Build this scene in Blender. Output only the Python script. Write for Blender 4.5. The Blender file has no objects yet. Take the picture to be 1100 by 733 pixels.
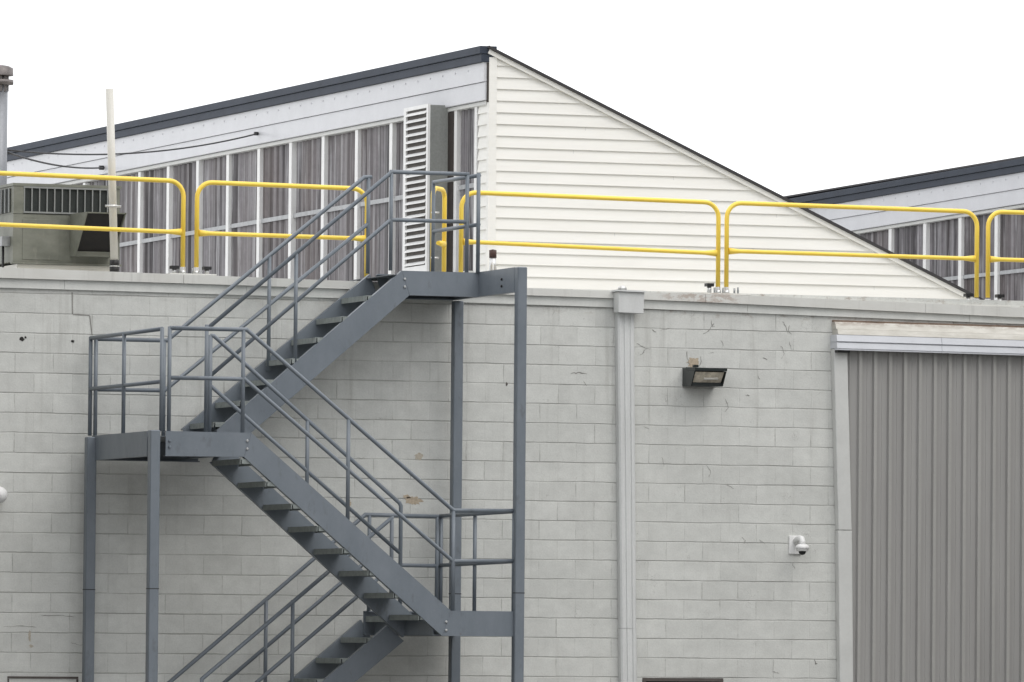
import bpy, bmesh, math, random
from mathutils import Vector, Matrix

random.seed(7)
S = bpy.context.scene
COL = S.collection

# ------------------------------------------------------------------ camera
cam_d = bpy.data.cameras.new("camera")
cam_d.sensor_width = 36.0
cam_d.lens = 36.0 * 8000.0 / 1100.0
cam_d.clip_start = 0.5
cam_d.clip_end = 6000.0
cam = bpy.data.objects.new("camera", cam_d)
COL.objects.link(cam)
PAN, TILT, ROLL = -0.34431513, 0.04193951, -0.00868861
cam.matrix_world = (Matrix.Translation((-21.412105, -72.997928, 1.526378))
                    @ Matrix.Rotation(PAN, 4, 'Z') @ Matrix.Rotation(TILT, 4, 'X')
                    @ Matrix.Rotation(ROLL, 4, 'Y') @ Matrix.Rotation(math.radians(90), 4, 'X'))
S.camera = cam

# ------------------------------------------------------------------ sky, sun, exposure
W = bpy.data.worlds.new("World")
S.world = W
W.use_nodes = True
wn, wl = W.node_tree.nodes, W.node_tree.links
wn.clear()
SUN_EL, SUN_AZ = 52.0, 150.0          # azimuth clockwise from +Y: the light comes from the front right
sky = wn.new('ShaderNodeTexSky')
sky.sky_type = 'NISHITA'
sky.sun_disc = False
sky.sun_elevation = math.radians(SUN_EL)
sky.sun_rotation = math.radians(SUN_AZ)
sky.dust_density = 3.0
cloud = wn.new('ShaderNodeRGB')
cloud.outputs[0].default_value = (14.0, 14.1, 14.3, 1)   # closed white cloud cover
wmix = wn.new('ShaderNodeMix')
wmix.data_type = 'RGBA'
wmix.inputs[0].default_value = 0.9
wl.new(sky.outputs[0], wmix.inputs[6])
wl.new(cloud.outputs[0], wmix.inputs[7])
bg = wn.new('ShaderNodeBackground')
bg.inputs['Strength'].default_value = 0.10
wl.new(wmix.outputs[2], bg.inputs['Color'])
wo = wn.new('ShaderNodeOutputWorld')
wl.new(bg.outputs[0], wo.inputs['Surface'])

sun_d = bpy.data.lights.new("sun", 'SUN')
sun_d.energy = 0.8
sun_d.angle = math.radians(35)
sun_d.color = (1.0, 0.97, 0.92)
sun = bpy.data.objects.new("sun", sun_d)
COL.objects.link(sun)
az, el = math.radians(SUN_AZ), math.radians(SUN_EL)
sv = Vector((math.sin(az) * math.cos(el), math.cos(az) * math.cos(el), math.sin(el)))
sun.rotation_euler = (-sv).to_track_quat('-Z', 'Y').to_euler()
sun.location = (20, -30, 40)

S.view_settings.view_transform = 'Standard'
S.view_settings.look = 'None'
S.view_settings.exposure = 0.18
S.view_settings.gamma = 1.0
S.view_settings.use_curve_mapping = False
S.render.engine = 'CYCLES'

# ------------------------------------------------------------------ mesh helpers
class MB:
    def __init__(self):
        self.bm = bmesh.new()

    def face(self, pts):
        vs = [self.bm.verts.new(p) for p in pts]
        return self.bm.faces.new(vs)

    def box(self, x0, x1, y0, y1, z0, z1):
        return self.hexa([(x0, y0, z0), (x1, y0, z0), (x1, y1, z0), (x0, y1, z0)],
                         [(x0, y0, z1), (x1, y0, z1), (x1, y1, z1), (x0, y1, z1)])

    def hexa(self, bot, top):
        b = [self.bm.verts.new(p) for p in bot]
        t = [self.bm.verts.new(p) for p in top]
        n = len(b)
        self.bm.faces.new(b[::-1])
        self.bm.faces.new(t)
        for i in range(n):
            j = (i + 1) % n
            self.bm.faces.new((b[i], b[j], t[j], t[i]))
        return self

    def prism_y(self, poly, y0, y1):
        """polygon in XZ extruded along Y"""
        return self.hexa([(x, y0, z) for x, z in poly], [(x, y1, z) for x, z in poly])

    def prism_x(self, poly, x0, x1):
        """polygon in YZ extruded along X"""
        return self.hexa([(x0, y, z) for y, z in poly], [(x1, y, z) for y, z in poly])

    def tube(self, pts, r, n=10, caps=True):
        pts = [Vector(p) for p in pts]
        m = len(pts)
        rs = r if isinstance(r, (list, tuple)) else [r] * m
        tang = []
        for i in range(m):
            if i == 0: t = pts[1] - pts[0]
            elif i == m - 1: t = pts[-1] - pts[-2]
            else: t = (pts[i] - pts[i - 1]).normalized() + (pts[i + 1] - pts[i]).normalized()
            tang.append(t.normalized())
        ref = Vector((0, 1, 0)) if abs(tang[0].y) < 0.9 else Vector((0, 0, 1))
        u = tang[0].cross(ref).normalized()
        rings = []
        for i in range(m):
            t = tang[i]
            u = (u - t * u.dot(t)).normalized()
            v = t.cross(u)
            # keep the section round through a mitre
            k = 1.0
            if 0 < i < m - 1:
                c = (pts[i] - pts[i - 1]).normalized().dot(t)
                k = 1.0 / max(c, 0.5)
                bend = ((pts[i + 1] - pts[i]).normalized() - (pts[i] - pts[i - 1]).normalized())
                bend = bend.normalized() if bend.length > 1e-5 else None
            else:
                bend = None
            ring = []
            for a in range(n):
                th = 2 * math.pi * a / n
                d = u * math.cos(th) + v * math.sin(th)
                if bend is not None:
                    d = d + bend * (d.dot(bend) * (k - 1))
                ring.append(self.bm.verts.new(pts[i] + d * rs[i]))
            rings.append(ring)
        for i in range(m - 1):
            for a in range(n):
                b = (a + 1) % n
                f = self.bm.faces.new((rings[i][a], rings[i][b], rings[i + 1][b], rings[i + 1][a]))
                f.smooth = True
        if caps:
            self.bm.faces.new(rings[0][::-1])
            self.bm.faces.new(rings[-1])
        return self

    def lathe(self, prof, c=(0, 0, 0), n=20, axis='Z'):
        """prof: list of (radius, height)"""
        rings = []
        for r, h in prof:
            ring = []
            for a in range(n):
                th = 2 * math.pi * a / n
                if axis == 'Z': p = (c[0] + r * math.cos(th), c[1] + r * math.sin(th), c[2] + h)
                elif axis == 'Y': p = (c[0] + r * math.cos(th), c[1] + h, c[2] - r * math.sin(th))
                else: p = (c[0] + h, c[1] + r * math.cos(th), c[2] + r * math.sin(th))
                ring.append(self.bm.verts.new(p))
            rings.append(ring)
        for i in range(len(prof) - 1):
            for a in range(n):
                b = (a + 1) % n
                f = self.bm.faces.new((rings[i][a], rings[i][b], rings[i + 1][b], rings[i + 1][a]))
                f.smooth = True
        if prof[0][0] > 1e-4: self.bm.faces.new(rings[0][::-1])
        if prof[-1][0] > 1e-4: self.bm.faces.new(rings[-1])
        return self

    def build(self, name, mat, parent=None, label=None, bevel=0):
        bmesh.ops.recalc_face_normals(self.bm, faces=self.bm.faces[:])
        off = Vector((0, 0, 0))
        p = parent
        while p is not None:
            off += Vector(p.location)
            p = p.parent
        bmesh.ops.translate(self.bm, verts=self.bm.verts[:], vec=-off)
        if bevel:
            es = [e for e in self.bm.edges if len(e.link_faces) == 2 and e.calc_face_angle(0) > 0.5]
            bmesh.ops.bevel(self.bm, geom=es, offset=bevel, segments=1, affect='EDGES', clamp_overlap=True)
        me = bpy.data.meshes.new(name)
        self.bm.to_mesh(me)
        self.bm.free()
        me.materials.append(mat)
        o = bpy.data.objects.new(name, me)
        COL.objects.link(o)
        if parent is not None:
            o.parent = parent
        if label:
            o["label"] = label
        return o


def tag(o, label, cat, group=None):
    o["label"] = label
    o["category"] = cat
    if group: o["group"] = group
    return o


def thing(name, loc, label, cat, group=None):
    o = bpy.data.objects.new(name, None)
    o.empty_display_size = 0.2
    COL.objects.link(o)
    o.location = loc
    return tag(o, label, cat, group)


def structure(o):
    o["kind"] = "structure"
    return o

# ------------------------------------------------------------------ material helpers
class NT:
    def __init__(self, name):
        self.m = bpy.data.materials.new(name)
        self.m.use_nodes = True
        self.n, self.l = self.m.node_tree.nodes, self.m.node_tree.links
        self.b = self.n['Principled BSDF']
        self.pos = None

    def node(self, t, **k):
        o = self.n.new(t)
        for a, v in k.items():
            setattr(o, a, v)
        return o

    def put(self, sock, v):
        if hasattr(v, 'is_linked') or isinstance(v, bpy.types.NodeSocket):
            self.l.new(v, sock)
        else:
            if sock.type == 'RGBA' and len(v) == 3: v = (*v, 1)
            sock.default_value = v

    def P(self):
        if self.pos is None:
            self.pos = self.node('ShaderNodeNewGeometry').outputs['Position']
        return self.pos

    def xyz(self):
        s = self.node('ShaderNodeSeparateXYZ')
        self.l.new(self.P(), s.inputs[0])
        return s.outputs

    def vec(self, x, y, z):
        c = self.node('ShaderNodeCombineXYZ')
        for i, v in enumerate((x, y, z)): self.put(c.inputs[i], v)
        return c.outputs[0]

    def scaled(self, sx, sy, sz, loc=(0, 0, 0)):
        m = self.node('ShaderNodeMapping')
        m.inputs['Scale'].default_value = (sx, sy, sz)
        m.inputs['Location'].default_value = loc
        self.l.new(self.P(), m.inputs[0])
        return m.outputs[0]

    def noise(self, v, scale, detail=3, rough=0.55, dist=0.0):
        t = self.node('ShaderNodeTexNoise')
        self.put(t.inputs['Vector'], v)
        t.inputs['Scale'].default_value = scale
        t.inputs['Detail'].default_value = detail
        t.inputs['Roughness'].default_value = rough
        t.inputs['Distortion'].default_value = dist
        return t.outputs['Fac']

    def ramp(self, f, stops):
        r = self.node('ShaderNodeValToRGB')
        self.put(r.inputs[0], f)
        e = r.color_ramp.elements
        while len(e) < len(stops): e.new(0.5)
        for i, (p, c) in enumerate(stops):
            e[i].position = p
            e[i].color = (c, c, c, 1) if not isinstance(c, tuple) else (*c, 1)
        return r.outputs[0]

    def math(self, op, a, b=0.0, c=None, clamp=False):
        m = self.node('ShaderNodeMath', operation=op, use_clamp=clamp)
        self.put(m.inputs[0], a)
        self.put(m.inputs[1], b)
        if c is not None: self.put(m.inputs[2], c)
        return m.outputs[0]

    def smooth(self, v, a, b, lo=0.0, hi=1.0):
        m = self.node('ShaderNodeMapRange', interpolation_type='SMOOTHSTEP')
        self.put(m.inputs['Value'], v)
        m.inputs['From Min'].default_value = a
        m.inputs['From Max'].default_value = b
        m.inputs['To Min'].default_value = lo
        m.inputs['To Max'].default_value = hi
        return m.outputs[0]

    def mix(self, f, a, b, mode='MIX'):
        m = self.node('ShaderNodeMix', data_type='RGBA', blend_type=mode)
        self.put(m.inputs[0], f)
        self.put(m.inputs[6], a)
        self.put(m.inputs[7], b)
        return m.outputs[2]

    def bump(self, h, strength, dist=0.01):
        b = self.node('ShaderNodeBump')
        b.inputs['Strength'].default_value = strength
        b.inputs['Distance'].default_value = dist
        self.put(b.inputs['Height'], h)
        self.l.new(b.outputs[0], self.b.inputs['Normal'])

    def done(self, col=None, rough=0.6, metal=0.0, spec=0.5):
        if col is not None: self.put(self.b.inputs['Base Color'], col)
        self.put(self.b.inputs['Roughness'], rough)
        self.b.inputs['Metallic'].default_value = metal
        self.b.inputs['Specular IOR Level'].default_value = spec
        return self.m


def simple(name, col, rough=0.5, metal=0.0, var=0.12, scale=6.0, spec=0.5, streak=False):
    t = NT(name)
    v = t.scaled(1, 1, 0.15) if streak else t.P()
    f = t.noise(v, scale, 4, 0.6)
    k = t.ramp(f, [(0.25, 1 - var), (0.75, 1 + var * 0.5)])
    c = t.mix(1.0, (*col, 1), k, 'MULTIPLY')
    f2 = t.noise(t.P(), 45, 2, 0.6)
    c = t.mix(1.0, c, t.ramp(f2, [(0.3, 1 - var * 0.5), (0.7, 1.0)]), 'MULTIPLY')
    return t.done(c, rough, metal, spec)


def mat_block():
    t = NT("painted_block")
    x, y, z = t.xyz()
    RH, BW, Z0 = 0.2032, 0.4064, 5.15 - 0.2032 * 26
    # joints wander a little so that no line is drawn with a ruler
    wob = t.math('MULTIPLY', t.math('SUBTRACT', t.noise(t.scaled(1, 1, 1), 2.2, 4, 0.65), 0.5), 0.022)
    zz = t.math('ADD', t.math('SUBTRACT', z, Z0), wob)
    row = t.math('DIVIDE', zz, RH)
    fr = t.math('FRACT', row)
    dz = t.math('MULTIPLY', t.math('MINIMUM', fr, t.math('SUBTRACT', 1.0, fr)), RH)
    ri = t.math('FLOOR', row)
    odd = t.math('MODULO', ri, 2.0)
    shift = t.math('MULTIPLY', t.math('SUBTRACT', 1.0, odd), 0.5)
    xx = t.math('ADD', x, t.math('MULTIPLY', t.math('SUBTRACT', t.noise(t.scaled(1, 1, 1, (7, 3, 1)), 3.0, 3, 0.6), 0.5), 0.02))
    bx = t.math('ADD', t.math('DIVIDE', t.math('ADD', xx, 40.64), BW), shift)
    fx = t.math('FRACT', bx)
    dx = t.math('MULTIPLY', t.math('MINIMUM', fx, t.math('SUBTRACT', 1.0, fx)), BW)
    bi = t.math('FLOOR', bx)
    wn_ = t.node('ShaderNodeTexWhiteNoise', noise_dimensions='2D')
    t.put(wn_.inputs['Vector'], t.vec(bi, ri, 0.0))
    tone = t.math('MULTIPLY_ADD', wn_.outputs['Value'], 0.085, 0.945)
    wr = t.node('ShaderNodeTexWhiteNoise', noise_dimensions='1D')
    t.put(wr.inputs['W'], ri)
    # how open each stretch of joint is: some are filled with paint, some are bare
    op_h = t.smooth(t.noise(t.scaled(0.7, 1, 3.0, (3, 0, 5)), 1.7, 4, 0.6), 0.30, 0.66, 0.28, 1.0)
    op_v = t.smooth(t.noise(t.scaled(1.2, 1, 1.5, (9, 0, 2)), 2.0, 4, 0.7), 0.44, 0.70, 0.10, 0.75)
    jh = t.math('MULTIPLY', t.smooth(dz, 0.0022, 0.0085, 1.0, 0.0), op_h)
    jv = t.math('MULTIPLY', t.smooth(dx, 0.002, 0.008, 1.0, 0.0), op_v)
    joint = t.math('MAXIMUM', jh, jv)
    big = t.noise(t.scaled(1, 1, 1), 0.55, 4, 0.55)
    mid = t.noise(t.scaled(1, 1, 1.4), 5.0, 6, 0.68)
    fine = t.noise(t.scaled(1, 1, 1), 60.0, 3, 0.7)
    base = t.mix(t.ramp(big, [(0.35, 0.0), (0.65, 1.0)]), (0.606, 0.614, 0.586), (0.668, 0.674, 0.644))
    base = t.mix(1.0, base, tone, 'MULTIPLY')
    base = t.mix(1.0, base, t.ramp(mid, [(0.25, 0.86), (0.72, 1.05)]), 'MULTIPLY')
    base = t.mix(1.0, base, t.ramp(fine, [(0.3, 0.91), (0.7, 1.04)]), 'MULTIPLY')
    # rain streaks down from the coping
    st = t.noise(t.scaled(5.0, 1, 0.35, (2, 0, 0)), 1.6, 5, 0.65)
    streak = t.math('MULTIPLY', t.smooth(st, 0.52, 0.78), t.smooth(z, 2.0, 5.1, 0.15, 0.45))
    base = t.mix(streak, base, (0.27, 0.262, 0.235))
    base = t.mix(t.math('MULTIPLY', joint, 0.50), base, (0.155, 0.15, 0.135))
    # hairline peeling of the paint in patches, most of it to the right
    vo = t.node('ShaderNodeTexVoronoi', feature='DISTANCE_TO_EDGE')
    warp = t.node('ShaderNodeVectorMath', operation='ADD')
    nz = t.node('ShaderNodeTexNoise')
    nz.inputs['Scale'].default_value = 7.0
    t.l.new(t.P(), nz.inputs['Vector'])
    t.l.new(t.P(), warp.inputs[0])
    t.l.new(nz.outputs['Color'], warp.inputs[1])
    t.put(vo.inputs['Vector'], warp.outputs[0])
    vo.inputs['Scale'].default_value = 3.6
    crack = t.smooth(vo.outputs['Distance'], 0.004, 0.022, 1.0, 0.0)
    pm = t.smooth(t.noise(t.scaled(1, 1, 1, (4, 1, 8)), 3.3, 5, 0.7), 0.55, 0.70)
    pm = t.math('MULTIPLY', pm, t.smooth(x, 3.0, 7.0, 0.25, 1.0))
    base = t.mix(t.math('MULTIPLY', t.math('MULTIPLY', crack, pm), 0.6), base, (0.2, 0.19, 0.17))
    # tan stain just under the coping
    ru = t.math('MULTIPLY', t.smooth(z, 5.02, 5.14), t.smooth(t.noise(t.scaled(3, 1, 6), 2.0, 5, 0.7), 0.50, 0.68))
    ru = t.math('MULTIPLY', ru, t.smooth(x, 4.0, 8.0, 0.15, 0.75))
    base = t.mix(ru, base, (0.26, 0.205, 0.165))
    h = t.math('SUBTRACT', t.math('MULTIPLY', mid, 0.35), t.math('MULTIPLY', joint, 1.0))
    h = t.math('ADD', h, t.math('MULTIPLY', fine, 0.22))
    h = t.math('ADD', h, t.math('MULTIPLY', wn_.outputs['Value'], 0.12))
    t.bump(h, 0.75, 0.007)
    return t.done(base, 0.62, 0.0, 0.3)


def mat_glazing():
    t = NT("aged_fibreglass")
    x, y, z = t.xyz()
    s1 = t.noise(t.scaled(0.1, 1, 0.012), 7.0, 5, 0.8)
    s2 = t.noise(t.scaled(0.1, 1, 0.03, (3, 5, 1)), 19.0, 3, 0.7)
    big = t.noise(t.scaled(0.2, 0.6, 0.25), 1.6, 3, 0.5)
    c = t.mix(t.ramp(s1, [(0.42, 0.0), (0.58, 1.0)]), (0.045, 0.041, 0.045), (0.225, 0.212, 0.225))
    c = t.mix(t.ramp(s2, [(0.54, 0.0), (0.66, 0.85)]), c, (0.40, 0.395, 0.41))
    c = t.mix(t.ramp(big, [(0.45, 0.0), (0.7, 0.5)]), c, (0.12, 0.09, 0.08))
    c = t.mix(1.0, c, t.ramp(t.noise(t.P(), 9.0, 4, 0.7), [(0.3, 0.8), (0.7, 1.05)]), 'MULTIPLY')
    t.bump(s2, 0.3, 0.01)
    return t.done(c, 0.42, 0.0, 0.45)


def mat_coping():
    t = NT("painted_coping")
    x, y, z = t.xyz()
    f = t.noise(t.scaled(1, 1, 1), 2.5, 5, 0.6)
    c = t.mix(t.ramp(f, [(0.3, 0.0), (0.7, 1.0)]), (0.60, 0.595, 0.56), (0.68, 0.68, 0.65))
    # rubbed rusty patch where the rail plate stands
    d = t.math('ABSOLUTE', t.math('SUBTRACT', x, 6.85))
    m = t.math('MULTIPLY', t.smooth(d, 0.25, 0.6, 1.0, 0.0), t.smooth(t.noise(t.scaled(1.4, 1, 3), 9.0, 5, 0.7), 0.42, 0.6))
    c = t.mix(t.math('MULTIPLY', m, 0.6), c, (0.36, 0.27, 0.215))
    sp = t.noise(t.scaled(2, 1, 2), 16.0, 3, 0.7)
    c = t.mix(t.ramp(sp, [(0.66, 0.0), (0.8, 0.5)]), c, (0.2, 0.17, 0.14))
    st = t.noise(t.scaled(7, 1, 0.5), 2.0, 4, 0.7)
    c = t.mix(t.ramp(st, [(0.55, 0.0), (0.8, 0.35)]), c, (0.27, 0.265, 0.25))
    return t.done(c, 0.5, 0.0, 0.4)


def mat_header():
    t = NT("weathered_beige_flashing")
    x, y, z = t.xyz()
    f = t.noise(t.scaled(1.2, 1, 5), 3.5, 6, 0.7)
    c = t.mix(t.ramp(f, [(0.35, 0.0), (0.65, 1.0)]), (0.50, 0.48, 0.43), (0.64, 0.62, 0.57))
    r = t.math('MULTIPLY', t.smooth(z, 5.00, 5.06), t.smooth(t.noise(t.scaled(2, 1, 8), 4.0, 5, 0.75), 0.42, 0.58))
    c = t.mix(t.math('MULTIPLY', r, 0.6), c, (0.25, 0.18, 0.14))
    return t.done(c, 0.6, 0.0, 0.3)


def mat_steel():
    t = NT("blue_grey_steel_paint")
    f = t.noise(t.scaled(1, 1, 0.5), 4.0, 5, 0.65)
    f2 = t.noise(t.P(), 38.0, 3, 0.7)
    c = t.mix(t.ramp(f, [(0.3, 0.0), (0.7, 1.0)]), (0.140, 0.164, 0.190), (0.178, 0.202, 0.230))
    c = t.mix(t.ramp(f2, [(0.58, 0.0), (0.80, 0.55)]), c, (0.21, 0.225, 0.245))
    c = t.mix(t.ramp(t.noise(t.scaled(1, 1, 0.4, (5, 2, 1)), 11.0, 4, 0.7), [(0.58, 0.0), (0.76, 0.5)]), c, (0.075, 0.08, 0.086))
    c = t.mix(t.ramp(t.noise(t.scaled(1, 1, 0.6, (1, 7, 3)), 24.0, 4, 0.75), [(0.70, 0.0), (0.80, 0.7)]), c, (0.12, 0.075, 0.05))
    return t.done(c, 0.42, 0.0, 0.5)


def mat_yellow():
    t = NT("yellow_safety_paint")
    f = t.noise(t.P(), 5.0, 4, 0.6)
    c = t.mix(t.ramp(f, [(0.3, 0.0), (0.7, 1.0)]), (0.95, 0.66, 0.080), (0.97, 0.71, 0.11))
    g = t.noise(t.P(), 30.0, 4, 0.75)
    c = t.mix(t.ramp(g, [(0.68, 0.0), (0.82, 0.6)]), c, (0.42, 0.21, 0.03))
    return t.done(c, 0.38, 0.0, 0.5)


def mat_door():
    t = NT("brown_grey_door_sheet")
    f = t.noise(t.scaled(2, 1, 0.25), 2.0, 5, 0.6)
    c = t.mix(t.ramp(f, [(0.3, 0.0), (0.7, 1.0)]), (0.315, 0.308, 0.298), (0.362, 0.356, 0.345))
    g = t.noise(t.P(), 26.0, 3, 0.7)
    c = t.mix(t.ramp(g, [(0.72, 0.0), (0.8, 0.5)]), c, (0.13, 0.09, 0.07))
    return t.done(c, 0.5, 0.0, 0.4)


def mat_siding():
    t = NT("cream_vinyl_siding")
    f = t.noise(t.scaled(0.25, 1, 3), 3.0, 5, 0.65)
    c = t.mix(t.ramp(f, [(0.3, 0.0), (0.7, 1.0)]), (0.755, 0.742, 0.70), (0.815, 0.806, 0.77))
    g = t.noise(t.scaled(0.15, 1, 8), 12.0, 3, 0.7)
    c = t.mix(t.ramp(g, [(0.62, 0.0), (0.85, 0.35)]), c, (0.62, 0.605, 0.55))
    return t.done(c, 0.5, 0.0, 0.35)


def mat_asphalt():
    t = NT("yard_concrete")
    f = t.noise(t.P(), 0.35, 6, 0.6)
    g = t.noise(t.P(), 55.0, 3, 0.7)
    c = t.mix(t.ramp(f, [(0.3, 0.0), (0.7, 1.0)]), (0.15, 0.149, 0.142), (0.22, 0.218, 0.208))
    c = t.mix(1.0, c, t.ramp(g, [(0.3, 0.7), (0.7, 1.15)]), 'MULTIPLY')
    t.bump(g, 0.4, 0.01)
    return t.done(c, 0.9)


def mat_hvac():
    t = NT("faded_unit_casing")
    f = t.noise(t.scaled(1, 1, 1.6), 3.5, 5, 0.65)
    c = t.mix(t.ramp(f, [(0.3, 0.0), (0.7, 1.0)]), (0.14, 0.146, 0.120), (0.225, 0.23, 0.195))
    g = t.noise(t.scaled(1, 1, 0.3), 14.0, 4, 0.7)
    c = t.mix(t.ramp(g, [(0.6, 0.0), (0.8, 0.5)]), c, (0.31, 0.30, 0.26))
    return t.done(c, 0.5, 0.0, 0.4)


M_BLOCK, M_GLAZ, M_COP, M_HEAD = mat_block(), mat_glazing(), mat_coping(), mat_header()
M_STEEL, M_YEL, M_DOOR, M_SIDE = mat_steel(), mat_yellow(), mat_door(), mat_siding()
M_ASPH, M_HVAC = mat_asphalt(), mat_hvac()
M_TREAD = simple("galvanised_tread", (0.30, 0.33, 0.32), 0.55, 0.1, 0.3, 14)
M_DECKU = simple("deck_plate", (0.10, 0.115, 0.13), 0.5, 0.0, 0.2)
M_BAND = simple("pale_fascia_metal", (0.60, 0.605, 0.63), 0.38, 0.0, 0.07, 3)
M_SLATE = simple("slate_metal_edge", (0.042, 0.052, 0.072), 0.6, 0.0, 0.2, 3, spec=0.25)
M_WHITE = simple("white_trim", (0.80, 0.80, 0.79), 0.45, 0.0, 0.08, 5)
M_HBAND = simple("white_track_cover", (0.62, 0.635, 0.67), 0.4, 0.0, 0.08, 4)
M_TRIM = simple("pale_door_trim", (0.62, 0.625, 0.605), 0.5, 0.0, 0.08, 4)
M_DSP = simple("painted_downspout", (0.68, 0.69, 0.68), 0.45, 0.0, 0.12, 5, streak=True)
M_ROOFW = simple("pale_roof_membrane", (0.62, 0.62, 0.60), 0.8, 0.0, 0.15, 0.8)
M_ROOFD = simple("dark_shingle", (0.04, 0.038, 0.04), 0.8, 0.0, 0.2, 3)
M_BLACK = simple("black_plastic", (0.012, 0.012, 0.013), 0.45, 0.0, 0.1)
M_DARKG = simple("dark_green_housing", (0.016, 0.022, 0.022), 0.38, 0.0, 0.3, 12)
M_GALV = simple("galvanised_sheet", (0.36, 0.37, 0.375), 0.42, 0.55, 0.3, 7)
M_STACK = simple("weathered_stack", (0.27, 0.28, 0.30), 0.45, 0.35, 0.3, 5, streak=True)
M_CAP = simple("stack_cap_steel", (0.20, 0.18, 0.175), 0.45, 0.4, 0.35, 9)
M_BOXG = simple("dull_louvre_casing", (0.33, 0.34, 0.325), 0.5, 0.1, 0.3, 4, streak=True)
M_DARK = simple("dark_interior", (0.02, 0.018, 0.017), 0.8, 0.0, 0.3, 6)
M_BROWN = simple("dark_brown_frame", (0.035, 0.026, 0.022), 0.6, 0.0, 0.3, 6)
M_PVC = simple("cream_pvc", (0.70, 0.68, 0.62), 0.4, 0.0, 0.1, 4, streak=True)
M_TAN = simple("bare_tan_block", (0.52, 0.435, 0.33), 0.85, 0.0, 0.3, 30)
M_TANP = simple("pale_tan_block", (0.52, 0.47, 0.39), 0.85, 0.0, 0.25, 30)
M_LENS = simple("frosted_lens", (0.86, 0.78, 0.64), 0.3, 0.0, 0.45, 11)
M_CHROME = simple("bright_fitting", (0.68, 0.68, 0.67), 0.28, 0.7, 0.15, 20)
M_WIRE = simple("black_wire", (0.02, 0.02, 0.022), 0.6)
M_RUST = simple("red_brown_band", (0.07, 0.032, 0.025), 0.6, 0.0, 0.3, 20)
M_GIRT = simple("pale_girt", (0.42, 0.43, 0.44), 0.5, 0.0, 0.25, 9)
M_GRIL = simple("dark_coil", (0.022, 0.028, 0.026), 0.7, 0.0, 0.4, 40)
M_GRBAR = simple('dull_grille_bar', (0.27, 0.28, 0.275), 0.5, 0.2)
M_SHADEBLK = simple('shade_block_grey', (0.26, 0.255, 0.245), 0.8, 0.0, 0.2, 3)  # for the unseen buildings added to shade the wall
M_RUSTB = simple('rusty_edge', (0.22, 0.155, 0.115), 0.8, 0.0, 0.5, 8)
M_CRACK = simple('lifted_paint_edge', (0.30, 0.295, 0.275), 0.8, 0.0, 0.35, 40)
M_LBACK = simple('louvre_duct', (0.085, 0.075, 0.066), 0.7, 0.0, 0.4, 9)
M_SKIRT = simple('pale_coping_skirt', (0.69, 0.70, 0.67), 0.5, 0.0, 0.12, 4, streak=True)
M_RIB = simple('lit_door_rib', (0.385, 0.378, 0.36), 0.5, 0.0, 0.12, 5, streak=True)  # lighter than the sheet: brightness of the crests put into the colour
M_FIX = simple('zinc_fixing', (0.48, 0.48, 0.50), 0.5)
M_BOLT = simple("galvanised_bolt", (0.50, 0.51, 0.51), 0.35, 0.4)
M_GLASSD = simple("dark_pane", (0.03, 0.028, 0.027), 0.15, 0.0, 0.3, 5)
M_FRAMEB = simple("brown_grey_frame", (0.10, 0.085, 0.078), 0.6, 0.0, 0.25, 9)

GZ = 0.21                     # ground level

# ------------------------------------------------------------------ the setting
g = MB()
g.face([(-1500, -1500, GZ), (1500, -1500, GZ), (1500, 1500, GZ), (-1500, 1500, GZ)])
structure(g.build('ground', M_ASPH))

# ------------------------------------------------------------------ block building
bld = thing('block_building', (0, 0, GZ),
            'long grey painted concrete block factory with a flat roof and metal coping', 'building')
m = MB()
WX0, WX1, WZ1 = -34.0, 46.0, 5.34
wx0, wx1, wz0, wz1 = 6.247, 7.157, 0.75, 1.285
m.face([(WX0, 0, GZ), (wx0, 0, GZ), (wx0, 0, WZ1), (WX0, 0, WZ1)])
m.face([(wx0, 0, wz1), (wx1, 0, wz1), (wx1, 0, WZ1), (wx0, 0, WZ1)])
m.face([(wx0, 0, GZ), (wx1, 0, GZ), (wx1, 0, wz0), (wx0, 0, wz0)])
m.face([(wx1, 0, GZ), (WX1, 0, GZ), (WX1, 0, WZ1), (wx1, 0, WZ1)])
for a, b in (((wx0, wz0), (wx0, wz1)), ((wx0, wz1), (wx1, wz1)), ((wx1, wz1), (wx1, wz0)), ((wx1, wz0), (wx0, wz0))):
    m.face([(a[0], 0, a[1]), (b[0], 0, b[1]), (b[0], 0.2, b[1]), (a[0], 0.2, a[1])])
m.face([(WX0, 0, WZ1), (WX1, 0, WZ1), (WX1, 0.26, WZ1), (WX0, 0.26, WZ1)])
m.face([(WX0, 0.26, 5.0), (WX1, 0.26, 5.0), (WX1, 0.26, WZ1), (WX0, 0.26, WZ1)])
m.face([(WX0, 0, GZ), (WX0, 50, GZ), (WX0, 50, 5.1), (WX0, 0, WZ1)])
m.face([(WX1, 0, GZ), (WX1, 50, GZ), (WX1, 50, 5.1), (WX1, 0, WZ1)])
m.face([(WX0, 50, GZ), (WX1, 50, GZ), (WX1, 50, 5.1), (WX0, 50, 5.1)])
wall = m.build('block_wall', M_BLOCK, bld)
m = MB()
m.box(WX0 + .01, WX1 - .01, 0.27, 49.9, 5.0, 5.08)
m.build('roof_deck', M_ROOFW, bld)

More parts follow.
